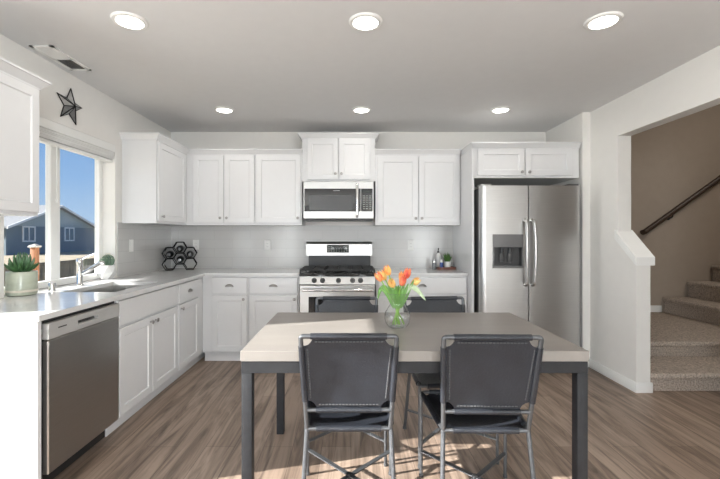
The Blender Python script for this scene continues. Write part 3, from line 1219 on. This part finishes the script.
def make_chair(label):
    ch = thing('dining_chair', label, 'chair', (0, 0, 0), 'leather sling dining chairs around the table')
    R_ = .0105
    seatF, seatR = .452, .434
    yF, yR, yT, zT = .19, -.19, -.283, .868
    hF, hR, hT = .2245, .186, .2035
    yFoot, hFoot = -.262, .207

    def post(s_, z):            # point on a back post at height z
        q = (z - seatR) / (zT - seatR)
        return Vector((s_ * (hR + (hT - hR) * q), yR + (yT - yR) * q, z))
    # front legs
    for s_ in (-1, 1):
        b = NB()
        tube(b, [(s_ * hF, yF, 0), (s_ * hF, yF, seatF)], .009, 12)
        lathe(b, [(.012, 0), (.012, .012), (.010, .014)], (s_ * hF, yF, .0), (0, 0, 1), 12)
        finish('leg', b, TUBE, ch)
    for s_ in (-1, 1):
        b = NB()
        tube(b, [(s_ * hFoot, yFoot, 0), (s_ * (hR + .001), yR, seatR)], R_, 12)
        lathe(b, [(.014, 0), (.014, .014), (.012, .016)], (s_ * hFoot, yFoot, .0), (0, 0, 1), 12)
        finish('leg', b, TUBE, ch)
    # back frame: inverted U, with the lower back rail
    b = NB()
    tube(b, arc_pts([post(-1, seatR), post(-1, zT), post(1, zT), post(1, seatR)], .014, 5), R_, 14)
    zl = .525
    tube(b, [post(-1, zl), post(1, zl)], .010, 12)
    finish('back_frame', b, TUBE, ch)
    # seat frame
    b = NB()
    tube(b, arc_pts([(-hR, yR, seatR), (-hF, yF - .002, seatF), (hF, yF - .002, seatF), (hR, yR, seatR)], .02, 4), .0095, 12)
    tube(b, [(-hR, yR, seatR), (hR, yR, seatR)], .0105, 12)
    finish('seat_frame', b, TUBE, ch)
    # stretchers: flat crossed bars low down
    zs = .133
    q = zs / seatR
    rx, ry = hFoot + (hR - hFoot) * q, yFoot + (yR - yFoot) * q
    b = NB()
    bar(b, (-hF, yF, zs + .004), (rx, ry, zs + .004), .022, .006)
    finish('stretcher', b, TUBE, ch)
    b = NB()
    bar(b, (hF, yF, zs - .004), (-rx, ry, zs - .004), .022, .006)
    finish('stretcher', b, TUBE, ch)
    b = NB()
    tq = hF / (hF + rx)
    lathe(b, [(.016, 0), (.016, .022), (.012, .026), (0, .027)], (0, yF + (ry - yF) * tq, zs - .014), (0, 0, 1), 16)
    finish('pivot_bolt', b, BLACKPL, ch)
    # leather back
    b = NB()
    bl, br_, tl, tr = post(-1, zl), post(1, zl), post(-1, zT), post(1, zT)
    sling(b, bl, br_, tl, tr, rho=.050, bulge=(0, .012, 0))
    lean = (tl - bl).normalized()
    for A, B, r_, g in ((bl, br_, .0132, .046), (tl, tr, .0135, .042), (bl, tl, .0135, .046), (br_, tr, .0135, .046)):
        dd = (B - A).normalized()
        tube(b, [A + dd * g, B - dd * g], r_, 14)
    bk = finish('backrest', b, LEATHER, ch)
    ins = .026
    stitches(bl + Vector((ins + .03, 0, 0)) + lean * ins, br_ - Vector((ins + .03, 0, 0)) + lean * ins, bk, 18)
    stitches(tl + Vector((ins + .03, 0, 0)) - lean * ins, tr - Vector((ins + .03, 0, 0)) - lean * ins, bk, 20)
    stitches(bl + Vector((ins, 0, 0)) + lean * (ins + .03), tl + Vector((ins, 0, 0)) - lean * (ins + .03), bk, 18)
    stitches(br_ - Vector((ins, 0, 0)) + lean * (ins + .03), tr - Vector((ins, 0, 0)) - lean * (ins + .03), bk, 18)
    # leather seat
    b = NB()
    a0, a1, b0, b1 = Vector((-hR, yR, seatR)), Vector((hR, yR, seatR)), Vector((-hF, yF, seatF)), Vector((hF, yF, seatF))
    sling(b, a0, a1, b0, b1, rho=.04, bulge=(0, 0, -.030), thick=.005)
    for A, B, r_, g in ((a0, a1, .0145, .042), (b0, b1, .0145, .042), (a0, b0, .0145, .045), (a1, b1, .0145, .045)):
        dd = (B - A).normalized()
        tube(b, [A + dd * g, B - dd * g], r_, 14)
    se = finish('seat', b, LEATHER, ch)
    stitches(a0 + Vector((.07, .026, -.002)), a1 + Vector((-.07, .026, -.002)), se, 16)
    stitches(b0 + Vector((.07, -.026, -.002)), b1 + Vector((-.07, -.026, -.002)), se, 18)
    return ch


ch = make_chair('charcoal leather sling chair at the near side of the table, left one, back turned')
ch.location = (-.010, 1.966, 0)
dup(ch, (.598, 1.948, 0), -.02, 'charcoal leather sling chair at the near side of the table, right one, back turned')
dup(ch, (-.030, 2.430, 0), PI, 'charcoal leather sling chair beyond the table, in front of the range')
dup(ch, (.590, 2.430, 0), PI + .09, 'charcoal leather sling chair beyond the table, right of the tulips')

# ------------------------------------------------------------------ vase of tulips
VX, VY = .258, 2.215
v = thing('glass_vase', 'clear glass vase of tulips standing on the dining table', 'vase', (VX, VY, TZ))
b = NB()
outer = [(.034, 0), (.050, .003), (.066, .022), (.073, .050), (.069, .080), (.053, .107), (.040, .127), (.039, .137), (.046, .157), (.058, .182), (.063, .190)]
open_lathe(b, [(0, 0)] + outer, (VX, VY, TZ + .0005), 36)
lathe(b, [(0, .0005), (.030, .0005), (.036, .004), (.030, .009), (0, .010)], (VX, VY, TZ + .0005), (0, 0, 1), 36)
tube(b, [(VX + .063 * math.cos(2 * PI * k / 36), VY + .063 * math.sin(2 * PI * k / 36), TZ + .1905) for k in range(36)], .0018, 6, closed=True)
finish('bowl', b, CLEAR, v)
STEMM = mat('fresh_green_stem', (.22, .42, .06), .5, var=.2, scale=30)
LEAFM = mat('tulip_leaf_green', (.13, .30, .06), .45, var=.3, scale=20)
LEAFP = mat('pale_leaf_underside', (.42, .52, .33), .45, var=.2, scale=20)
TUL = {'orange': tulip_material('orange_red_petals', (.72, .10, .045), (.92, .42, .14)),
       'yellow': tulip_material('yellow_orange_petals', (.90, .50, .12), (.80, .20, .06)),
       'red': tulip_material('red_petals', (.62, .05, .035), (.85, .22, .10)),
       'gold': tulip_material('gold_petals', (.88, .62, .22), (.88, .40, .10))}


def leaf_mesh(bm, pts, width, fold=.25):
    pts = [Vector(p) for p in pts]
    n = len(pts)
    # resample
    res = []
    m = 14
    for k in range(m + 1):
        s_ = k / m * (n - 1)
        i = min(int(s_), n - 2)
        f_ = s_ - i
        p0, p1 = pts[i], pts[i + 1]
        pm, pp = pts[max(i - 1, 0)], pts[min(i + 2, n - 1)]
        res.append(.5 * ((2 * p0) + (p1 - pm) * f_ + (2 * pm - 5 * p0 + 4 * p1 - pp) * f_ * f_ + (3 * p0 - pm - 3 * p1 + pp) * f_ ** 3))
    t = bmesh.new()
    rows = []
    for k, p in enumerate(res):
        d_ = (res[min(k + 1, m)] - res[max(k - 1, 0)]).normalized()
        side = d_.cross(Vector((0, -1, .35))).normalized()
        up = side.cross(d_)
        wd = width * (math.sin(PI * min(1, (k / m) * .93 + .07)) ** .8) * .5 + .0006
        rows.append([t.verts.new(p + side * wd * q + up * abs(q) * wd * fold) for q in (-1, -.5, 0, .5, 1)])
    for A, B in zip(rows[:-1], rows[1:]):
        for k in range(4):
            t.faces.new((A[k], A[k + 1], B[k + 1], B[k]))
    bmesh.ops.recalc_face_normals(t, faces=t.faces)
    bmesh.ops.solidify(t, geom=t.faces[:], thickness=.0012)
    merge(bm, t)


def bloom(bm, c, axis, r_=.0235, hgt=.058):
    q = Vector((0, 0, 1)).rotation_difference(Vector(axis).normalized())
    for k in range(6):
        a0 = k * PI / 3 + (0 if k % 2 else .0)
        off = 1.0 if k % 2 else .90
        t = bmesh.new()
        rows = []
        for j in range(9):
            u = j / 8
            rr = r_ * off * (math.sin(PI * (.08 + .72 * u)) ** .75) * (1 - .22 * u)
            half = (.62 * math.sin(PI * (.14 + .86 * u)) ** .7) if u < 1 else .02
            half = max(half, .02)
            rows.append([t.verts.new(q @ Vector((rr * math.cos(a0 + half * s_), rr * math.sin(a0 + half * s_), hgt * u - .004 * s_ * s_)) + Vector(c)) for s_ in (-1, -.5, 0, .5, 1)])
        for A, B in zip(rows[:-1], rows[1:]):
            for i in range(4):
                t.faces.new((A[i], A[i + 1], B[i + 1], B[i]))
        bmesh.ops.recalc_face_normals(t, faces=t.faces)
        bmesh.ops.solidify(t, geom=t.faces[:], thickness=.0012)
        merge(bm, t)


tul = [  # head x, z, dy, colour, label
    (-.092, 1.048, -.010, 'orange', 'orange-red tulip at the far left of the bouquet'),
    (-.046, 1.078, .020, 'yellow', 'yellow-orange tulip standing highest at the upper left'),
    (-.028, 1.018, -.030, 'gold', 'golden yellow tulip low in the middle left'),
    (.018, 1.028, -.038, 'red', 'red-orange tulip low in the front centre'),
    (.052, 1.062, .010, 'red', 'deep red tulip at the upper right'),
    (.086, 1.022, .012, 'gold', 'golden orange tulip at the far right of the bouquet'),
    (-.066, 1.050, .035, 'gold', 'small yellow tulip tucked behind the two left tulips'),
    (.026, 1.042, .025, 'yellow', 'yellow tulip half hidden behind the red centre tulip')]
for i, (hx_, hz_, hy_, colr, lab) in enumerate(tul):
    a = i * 2.4
    bx_, by_ = VX - hx_ * .28 + .012 * math.cos(a), VY + .014 * math.sin(a)
    p0 = Vector((bx_, by_, TZ + .016))
    pN = Vector((VX + hx_ * .23, VY + hy_ * .3, TZ + .135))
    p3 = Vector((VX + hx_, VY + hy_, hz_))
    k_ = thing('tulip', lab, 'flower', tuple(p0), 'tulips in the glass vase')
    b = NB()
    pts = []
    for n_ in range(9):
        s_ = n_ / 8
        pts.append(p0.lerp(pN, s_))
    cpt = pN + (pN - p0).normalized() * .07
    for n_ in range(1, 9):
        s_ = n_ / 8
        pts.append(pN * (1 - s_) ** 2 + cpt * 2 * s_ * (1 - s_) + p3 * s_ * s_)
    tube(b, pts, .0036, 8)
    finish('stem', b, STEMM, k_)
    ax = (p3 - cpt).normalized()
    b = NB()
    bloom(b, p3 - ax * .004, ax)
    finish('bloom', b, TUL[colr], k_)
    # one leaf hugging the stem
    b = NB()
    s2 = 1 if hx_ > 0 else -1
    q0 = pN + Vector((0, 0, -.03))
    leaf_mesh(b, [q0, q0 + Vector((hx_ * .25 + .008 * s2, -.008, .07)), q0 + Vector((hx_ * .7 + s2 * .012, -.012, .12 + .02 * (i % 3)))], .020)
    finish('leaf', b, LEAFM, k_)
    if i in (1, 3, 4, 7):
        b = NB()
        leaf_mesh(b, [q0, q0 + Vector((hx_ * .3 - .014 * s2, .012 - .02 * (i % 2), .06)), q0 + Vector((hx_ * .5 - s2 * .03, .02 - .04 * (i % 2), .115 + .012 * (i % 3)))], .024)
        finish('leaf', b, LEAFM, k_)
    if lab.startswith('golden orange'):
        b = NB()
        leaf_mesh(b, [pN, pN + Vector((.04, -.01, .085)), pN + Vector((.085, -.015, .075)), pN + Vector((.135, -.02, .015))], .030)
        o_ = finish('leaf', b, LEAFP, k_)
        o_['label'] = 'long pale leaf drooping to the right'
    if lab.startswith('orange-red'):
        b = NB()
        leaf_mesh(b, [pN, pN + Vector((-.045, .0, .085)), pN + Vector((-.075, 0, .070)), pN + Vector((-.088, 0, .02))], .022)
        finish('leaf', b, LEAFM, k_)

# ------------------------------------------------------------------ things on the left worktop
# succulent in a pale pot
px, py = -2.105, 2.545
pp = thing('potted_succulent', 'spiky green succulent in a sage glazed pot by the window', 'potted plant', (px, py, CT1))
b = NB()
lathe(b, [(.070, 0), (.079, .004), (.082, .03), (.082, .145), (.080, .150), (.072, .150), (.070, .13), (0, .13)], (px, py, CT1), (0, 0, 1), 36)
pot = finish('pot', b, mat('sage_cream_glaze', (.42, .45, .36), .25, var=.15, scale=6, stretch=(1, 1, 3)), pp)
b = NB()
lathe(b, [(.0825, .022), (.084, .024), (.084, .034), (.0825, .036)], (px, py, CT1), (0, 0, 1), 36)
finish('pot_band', b, mat('cream_clay', (.62, .57, .48), .5), pot)
b = NB()
lathe(b, [(.0715, .0), (.0715, .012), (0, .014)], (px, py, CT1 + .128), (0, 0, 1), 24)
finish('soil', b, mat('dark_soil', (.05, .035, .025), .95, var=.3, scale=60), pp)
b = NB()
for ring, (n_, rad, hh, lean_) in enumerate(((12, .085, .055, .9), (10, .062, .088, .6), (7, .038, .115, .35), (4, .015, .125, .1))):
    for k in range(n_):
        a = 2 * PI * k / n_ + ring * .35
        ca, sa = math.cos(a), math.sin(a)
        base_p = Vector((px + ca * .012, py + sa * .012, CT1 + .138))
        tip = Vector((px + ca * rad * 1.05, py + sa * rad * 1.05, CT1 + .150 + hh))
        mid = base_p.lerp(tip, .5) + Vector((ca, sa, 0)) * .012
        tube(b, [base_p, mid, base_p.lerp(tip, .8) + Vector((ca, sa, 0)) * .008, tip], [.009, .011, .007, .001], 7, flat=.55)
finish('leaves', b, mat('deep_green_succulent', (.05, .13, .045), .4, var=.35, scale=25), pp)

# cactus in faceted white pot
cx, cy = -2.135, 3.478
pc = thing('potted_cactus', 'round striped cactus in a white faceted pot behind the faucet', 'potted plant', (cx, cy, CT1))
b = NB()
lev = [(.050, 0, 0), (.078, .055, .5), (.072, .112, 0), (.067, .122, 0), (.060, .122, 0), (.056, .105, 0)]
loft(b, [[(cx + r_ * math.cos(2 * PI * (k + o_) / 7), cy + r_ * math.sin(2 * PI * (k + o_) / 7), CT1 + z_) for k in range(7)] for r_, z_, o_ in lev])
finish('pot', b, mat('white_ceramic', (.60, .60, .59), .3), pc, smooth=0)
b = NB()


def ribbed(bm, c, r_, hgt, ribs=11):
    t = bmesh.new()
    rings = []
    n1, seg = 9, ribs * 4
    for j in range(n1 + 1):
        ph = PI * (.12 + .88 * j / n1) - PI / 2
        rings.append([t.verts.new(Vector(c) + Vector((r_ * math.cos(ph) * (1 + .24 * math.cos(2 * PI * k * ribs / seg)) * math.cos(2 * PI * k / seg), r_ * math.cos(ph) * (1 + .24 * math.cos(2 * PI * k * ribs / seg)) * math.sin(2 * PI * k / seg), hgt * math.sin(ph)))) for k in range(seg)])
    for A, B in zip(rings[:-1], rings[1:]):
        for k in range(seg):
            t.faces.new((A[k], A[(k + 1) % seg], B[(k + 1) % seg], B[k]))
    t.faces.new(list(reversed(rings[0])))
    bmesh.ops.remove_doubles(t, verts=t.verts, dist=.0003)
    bmesh.ops.recalc_face_normals(t, faces=t.faces)
    merge(bm, t)


ribbed(b, (cx + .012, cy - .002, CT1 + .160), .043, .056, 8)
ribbed(b, (cx - .034, cy - .022, CT1 + .138), .027, .036, 7)
finish('cactus', b, mat('grey_green_cactus', (.10, .16, .11), .6, var=.25, scale=40), pc, smooth=60)
b = NB()
for k in range(16):
    a = 2 * PI * k / 16
    for q in (.2, .5, .8):
        ph = PI / 2 * q
        p = Vector((cx + .012 + .05 * math.cos(ph) * math.cos(a), cy - .002 + .05 * math.cos(ph) * math.sin(a), CT1 + .165 + .058 * math.sin(ph)))
        d_ = (p - Vector((cx + .012, cy, CT1 + .165))).normalized() * .008
        tube(b, [p - d_, p + d_], .0012, 4)
finish('spines', b, mat('pale_cactus_spines', (.7, .68, .58), .7), pc)

# wine rack with bottles
wx, wy = -1.915, 4.46
wr = thing('wine_rack', 'black wire hexagon wine rack in the worktop corner', 'wine rack', (wx, wy, CT1))
s_ = .070
hh = s_ * math.sqrt(3)
cells = [(-1, 0), (-1, 1), (0, .5), (0, 1.5), (1, 0), (1, 1)]
rotv = math.radians(20)


def wrp(u, dpt, z):
    return Vector((wx + u * math.cos(rotv) - dpt * math.sin(rotv), wy + u * math.sin(rotv) + dpt * math.cos(rotv), z))


cellc = []
BW = mat('black_wire', (.004, .004, .004), .5, spec=.3)
for (cxl, rz) in cells:
    u, z = cxl * 1.5 * s_, CT1 + .004 + hh / 2 + rz * hh
    cellc.append((u, z))
    b = NB()
    for dpt in (-.09, .09):
        tube(b, [wrp(u + s_ * math.cos(PI / 3 * k), dpt, z + s_ * math.sin(PI / 3 * k)) for k in range(6)], .0058, 6, closed=True)
    for k in range(6):
        tube(b, [wrp(u + s_ * math.cos(PI / 3 * k), -.09, z + s_ * math.sin(PI / 3 * k)), wrp(u + s_ * math.cos(PI / 3 * k), .09, z + s_ * math.sin(PI / 3 * k))], .004, 6)
    finish('hexagon_cell', b, BW, wr)
BOTTLE = mat('black_green_bottle_glass', (.005, .006, .006), .3, spec=.3)
for k, lab in ((1, 'dark wine bottle in the upper left rack cell'), (3, 'dark wine bottle in the topmost rack cell'), (5, 'dark wine bottle in the upper right rack cell'), (2, 'dark wine bottle in the low centre rack cell')):
    u, z = cellc[k]
    zc = z - .060 + .037 + .010
    a_, e_ = wrp(u, .155 if k != 5 else .14, zc), wrp(u, -.2, zc)
    ax = (e_ - a_).normalized()
    bt = thing('wine_bottle', lab, 'bottle', tuple(a_), 'wine bottles in the rack')
    b = NB()
    lathe(b, [(0, 0), (.034, 0), (.0365, .005), (.0365, .17), (.030, .195), (.016, .215), (.0145, .225), (.0145, .252)], a_, ax, 22)
    finish('body', b, BOTTLE, bt)
    b = NB()
    lathe(b, [(.0152, .238), (.0155, .285), (.017, .287), (.017, .292), (0, .293)], a_, ax, 18)
    finish('foil_cap', b, BLACKPL if k != 2 else mat('grey_foil', (.1, .1, .1), .3, .8), bt)

# outlets


def plate(F, u, z, d, label, kind, gangs=1):
    t = thing(kind, label, 'outlet' if kind == 'power_outlet' else 'switch', P(F, u, z, d), 'wall plates on the backsplash')
    b = NB()
    fbox(b, F, u - .036, u + .036, z - .058, z + .058, d, d + .006, .002)
    finish('cover_plate', b, WHITEPL, t)
    b = NB()
    fbox(b, F, u - .017, u + .017, z - .034, z + .034, d + .006, d + .009, .001)
    o = finish('socket_face' if kind == 'power_outlet' else 'rocker', b, WHITEPL, t)
    if kind == 'power_outlet':
        b = NB()
        for zz_ in (-.018, .018):
            for uu in (-.006, .006):
                fbox(b, F, u + uu - .0012, u + uu + .0012, z + zz_ - .004, z + zz_ + .005, d + .009, d + .0095)
        finish('slots', b, BLACKPL, o)


FT = ('back', YB - .009)
FTL = ('left', XL + .009)
plate(FTL, 3.80, 1.20, 0, 'white switch plate on the left wall tile by the window', 'light_switch')
plate(FT, -1.81, 1.19, 0, 'white outlet plate behind the wine rack', 'power_outlet')
plate(FT, -.975, 1.185, 0, 'white outlet plate on the tile left of the range', 'power_outlet')
plate(FT, .697, 1.185, 0, 'white outlet plate on the tile right of the range', 'power_outlet')

# ------------------------------------------------------------------ things on the right worktop
tx, ty = 1.065, 4.52
ty_ = thing('serving_tray', 'small reddish brown wooden tray on the right worktop', 'tray', (tx, ty, CT1))
b = NB()
box(b, tx - .105, tx + .105, ty - .08, ty + .08, CT1, CT1 + .012, .003)
for a in ((tx - .105, tx + .105, ty - .08, ty - .072), (tx - .105, tx + .105, ty + .072, ty + .08), (tx - .105, tx - .097, ty - .08, ty + .08), (tx + .097, tx + .105, ty - .08, ty + .08)):
    box(b, *a, CT1 + .011, CT1 + .028)
finish('tray_base', b, mat('reddish_brown_wood', (.16, .055, .035), .4, var=.25, scale=8, stretch=(1, 8, 8)), ty_, smooth=0)
zt = CT1 + .0125
px, py = 1.095, 4.51
p2 = thing('potted_plant', 'small leafy green plant in a white pot on the brown tray', 'potted plant', (px, py, zt))
b = NB()
lathe(b, [(.030, 0), (.034, .003), (.040, .07), (.041, .075), (.035, .075), (.033, .06), (0, .06)], (px, py, zt), (0, 0, 1), 24)
finish('pot', b, WHITEPL, p2)
b = NB()
for k in range(46):
    a = random.uniform(0, 2 * PI)
    rr = random.uniform(.01, .065)
    hh_ = random.uniform(.06, .125) * (1 - rr * 4)
    p0 = Vector((px + .02 * math.cos(a), py + .02 * math.sin(a), zt + .06))
    p1 = Vector((px + rr * math.cos(a), py + rr * math.sin(a), zt + .07 + hh_))
    m_ = p0.lerp(p1, .55) + Vector((0, 0, .012))
    tube(b, [p0, m_, p1], [.003, .008, .001], 6, flat=.4)
finish('leaves', b, mat('herb_green', (.09, .20, .045), .5, var=.35, scale=40), p2)
px, py = .998, 4.55
p3 = thing('soap_bottle', 'tall white pump bottle at the back of the tray', 'bottle', (px, py, zt))
b = NB()
lathe(b, [(.026, 0), (.028, .004), (.028, .135), (.022, .155), (.012, .165), (.012, .175)], (px, py, zt), (0, 0, 1), 24)
finish('body', b, mat('frosted_white_plastic', (.72, .72, .71), .3), p3)
b = NB()
lathe(b, [(.013, .172), (.013, .19), (.005, .192), (.005, .225), (0, .226)], (px, py, zt), (0, 0, 1), 16)
tube(b, [(px, py, zt + .222), (px - .005, py - .035, zt + .222), (px - .006, py - .042, zt + .212)], .006, 8)
finish('pump', b, BLACKPL, p3)
px, py = 1.018, 4.475
p4 = thing('lotion_bottle', 'small bottle with blue label at the front of the tray', 'bottle', (px, py, zt))
b = NB()
lathe(b, [(.017, 0), (.018, .002), (.018, .075), (.010, .085), (.010, .1), (0, .1)], (px, py, zt), (0, 0, 1), 20)
finish('body', b, WHITEPL, p4)
b = NB()
lathe(b, [(.0184, .015), (.0186, .016), (.0186, .066), (.0184, .067)], (px, py, zt), (0, 0, 1), 20)
finish('label_band', b, mat('blue_label', (.05, .09, .28), .5), p4)
px, py = .934, 4.47
p5 = thing('glass_canister', 'shiny silver topped glass jar left of the tray', 'jar', (px, py, CT1))
b = NB()
lathe(b, [(.022, 0), (.024, .003), (.024, .070), (.020, .078)], (px, py, CT1), (0, 0, 1), 22)
finish('jar_body', b, mat('smoky_jar', (.20, .21, .22), .08, coat=.6), p5)
b = NB()
lathe(b, [(.023, .075), (.023, .100), (.019, .104), (.008, .106), (.008, .116), (0, .118)], (px, py, CT1), (0, 0, 1), 22)
finish('lid', b, CHROME, p5)

# ------------------------------------------------------------------ window blind
wb = thing('window_blind', 'white horizontal blind raised to the top of the sink window', 'blind', (-2.15, 2.99, 1.94))
b = NB()
box(b, -2.118, -2.104, WY0 + .004, WY1 - .004, 2.035, 2.103, .004, 1)
finish('valance', b, WHITEPL, wb)
b = NB()
box(b, -2.175, -2.125, WY0 + .01, WY1 - .01, 2.06, 2.1, .003, 1)
finish('headrail', b, WHITEPL, wb)
for k in range(9):
    b = NB()
    z = 1.972 + k * .0098
    box(b, -2.172 + .002 * (k % 2), -2.116 + .002 * (k % 3), WY0 + .012, WY1 - .012, z, z + .0075)
    finish('slat', b, WHITEPL, wb)
b = NB()
box(b, -2.180, -2.122, WY0 + .012, WY1 - .012, 1.945, 1.966, .004, 1)
finish('bottom_rail', b, WHITEPL, wb)
b = NB()
tube(b, [(-2.115, 2.86, 1.955), (-2.113, 2.86, 1.55)], .003, 6)
lathe(b, [(.006, 0), (.008, .02), (.004, .03), (0, .03)], (-2.113, 2.86, 1.53), (0, 0, 1), 10)
finish('tilt_wand', b, WHITEPL, wb)

# ------------------------------------------------------------------ metal barn star
sc = Vector((XL, 2.975, 2.262))
sr = thing('metal_star', 'dark outlined metal barn star on the wall above the window', 'wall decoration', tuple(sc))
tips = []
for k in range(10):
    a = PI / 2 + k * PI / 5 + .10
    r_ = .138 if k % 2 == 0 else .058
    tips.append(Vector((XL + .006, sc.y - r_ * math.cos(a), sc.z + r_ * math.sin(a))))
ctr = Vector((XL + .05, sc.y, sc.z))
SILV = mat('galvanised_silver', (.50, .50, .49), .4, .6, var=.15, scale=40)
DSLV = mat('weathered_dark_zinc', (.20, .20, .20), .5, .5, var=.2, scale=40)
for k in range(10):
    b = NB()
    t = bmesh.new()
    vv = [t.verts.new(p) for p in (tips[k], tips[(k + 1) % 10], ctr, Vector((XL + .001, sc.y, sc.z)))]
    for f_ in ((0, 1, 2), (0, 2, 3), (1, 3, 2), (0, 3, 1)):
        t.faces.new([vv[i] for i in f_])
    bmesh.ops.recalc_face_normals(t, faces=t.faces)
    merge(b, t)
    finish('facet', b, SILV if k % 2 else DSLV, sr, smooth=0)
b = NB()
tube(b, tips, .0045, 6, closed=True)
for p in tips:
    tube(b, [p, ctr], .004, 6)
finish('wire_outline', b, BW, sr)

# ------------------------------------------------------------------ ceiling things
cv = thing('ceiling_vent', 'white slotted air vent in the ceiling above the window', 'vent', (-1.98, 2.73, ZC))
vx0, vx1, vy0, vy1 = -2.055, -1.905, 2.54, 2.92
b = NB()
for a in ((vx0, vx1, vy0, vy0 + .022), (vx0, vx1, vy1 - .022, vy1), (vx0, vx0 + .022, vy0, vy1), (vx1 - .022, vx1, vy0, vy1), (vx0, vx1, (vy0 + vy1) / 2 - .006, (vy0 + vy1) / 2 + .006)):
    box(b, *a, ZC - .007, ZC - .0005)
finish('frame', b, TRIM, cv, smooth=0)
b = NB()
box(b, vx0 + .02, vx1 - .02, vy0 + .02, vy1 - .02, ZC - .0015, ZC - .0005)
finish('duct_backing', b, DGREY, cv, smooth=0)
for k in range(26):
    y = vy0 + .028 + k * (vy1 - vy0 - .056) / 25
    if abs(y - (vy0 + vy1) / 2) < .01:
        continue
    b = NB()
    tl_ = .006 if k < 13 else -.006
    prism(b, [(y - tl_, ZC - .0015), (y - tl_ + .0015, ZC - .0015), (y + tl_ + .0015, ZC - .0065), (y + tl_, ZC - .0065)], lambda p, q, a: (a, p, q), vx0 + .022, vx1 - .022)
    finish('slat', b, TRIM, cv, smooth=0)

labs = ['left recessed ceiling light nearest the viewer', 'middle recessed ceiling light nearest the viewer', 'right recessed ceiling light nearest the viewer',
        'left recessed ceiling light in the far row by the cabinets', 'middle recessed ceiling light in the far row above the range', 'right recessed ceiling light in the far row by the refrigerator']
for (x, y), lab in zip(((-1.25, 2.25), (.083, 2.26), (1.425, 2.25), (-1.22, 3.83), (.10, 3.83), (1.44, 3.83)), labs):
    t = thing('recessed_light', lab, 'ceiling light', (x, y, ZC), 'recessed ceiling lights')
    b = NB()
    lathe(b, [(.071, -.010), (.074, -.013), (.090, -.010), (.097, -.0005), (.071, -.0005), (.071, -.010)][:5], (x, y, ZC), (0, 0, 1), 40)
    finish('trim_ring', b, TRIM, t)
    b = NB()
    lathe(b, [(0, -.012), (.055, -.0125), (.070, -.0115), (.070, -.009), (0, -.009)], (x, y, ZC), (0, 0, 1), 32)
    finish('diffuser', b, LAMP, t)
    ld_ = bpy.data.lights.new('downlight', 'AREA')
    ld_.shape = 'DISK'
    ld_.size = .13
    ld_.energy = 1.2
    ld_.color = (1, .96, .90)
    lo = bpy.data.objects.new('downlight', ld_)
    C.objects.link(lo)
    lo.parent = t
    lo.location = (0, 0, -.016)
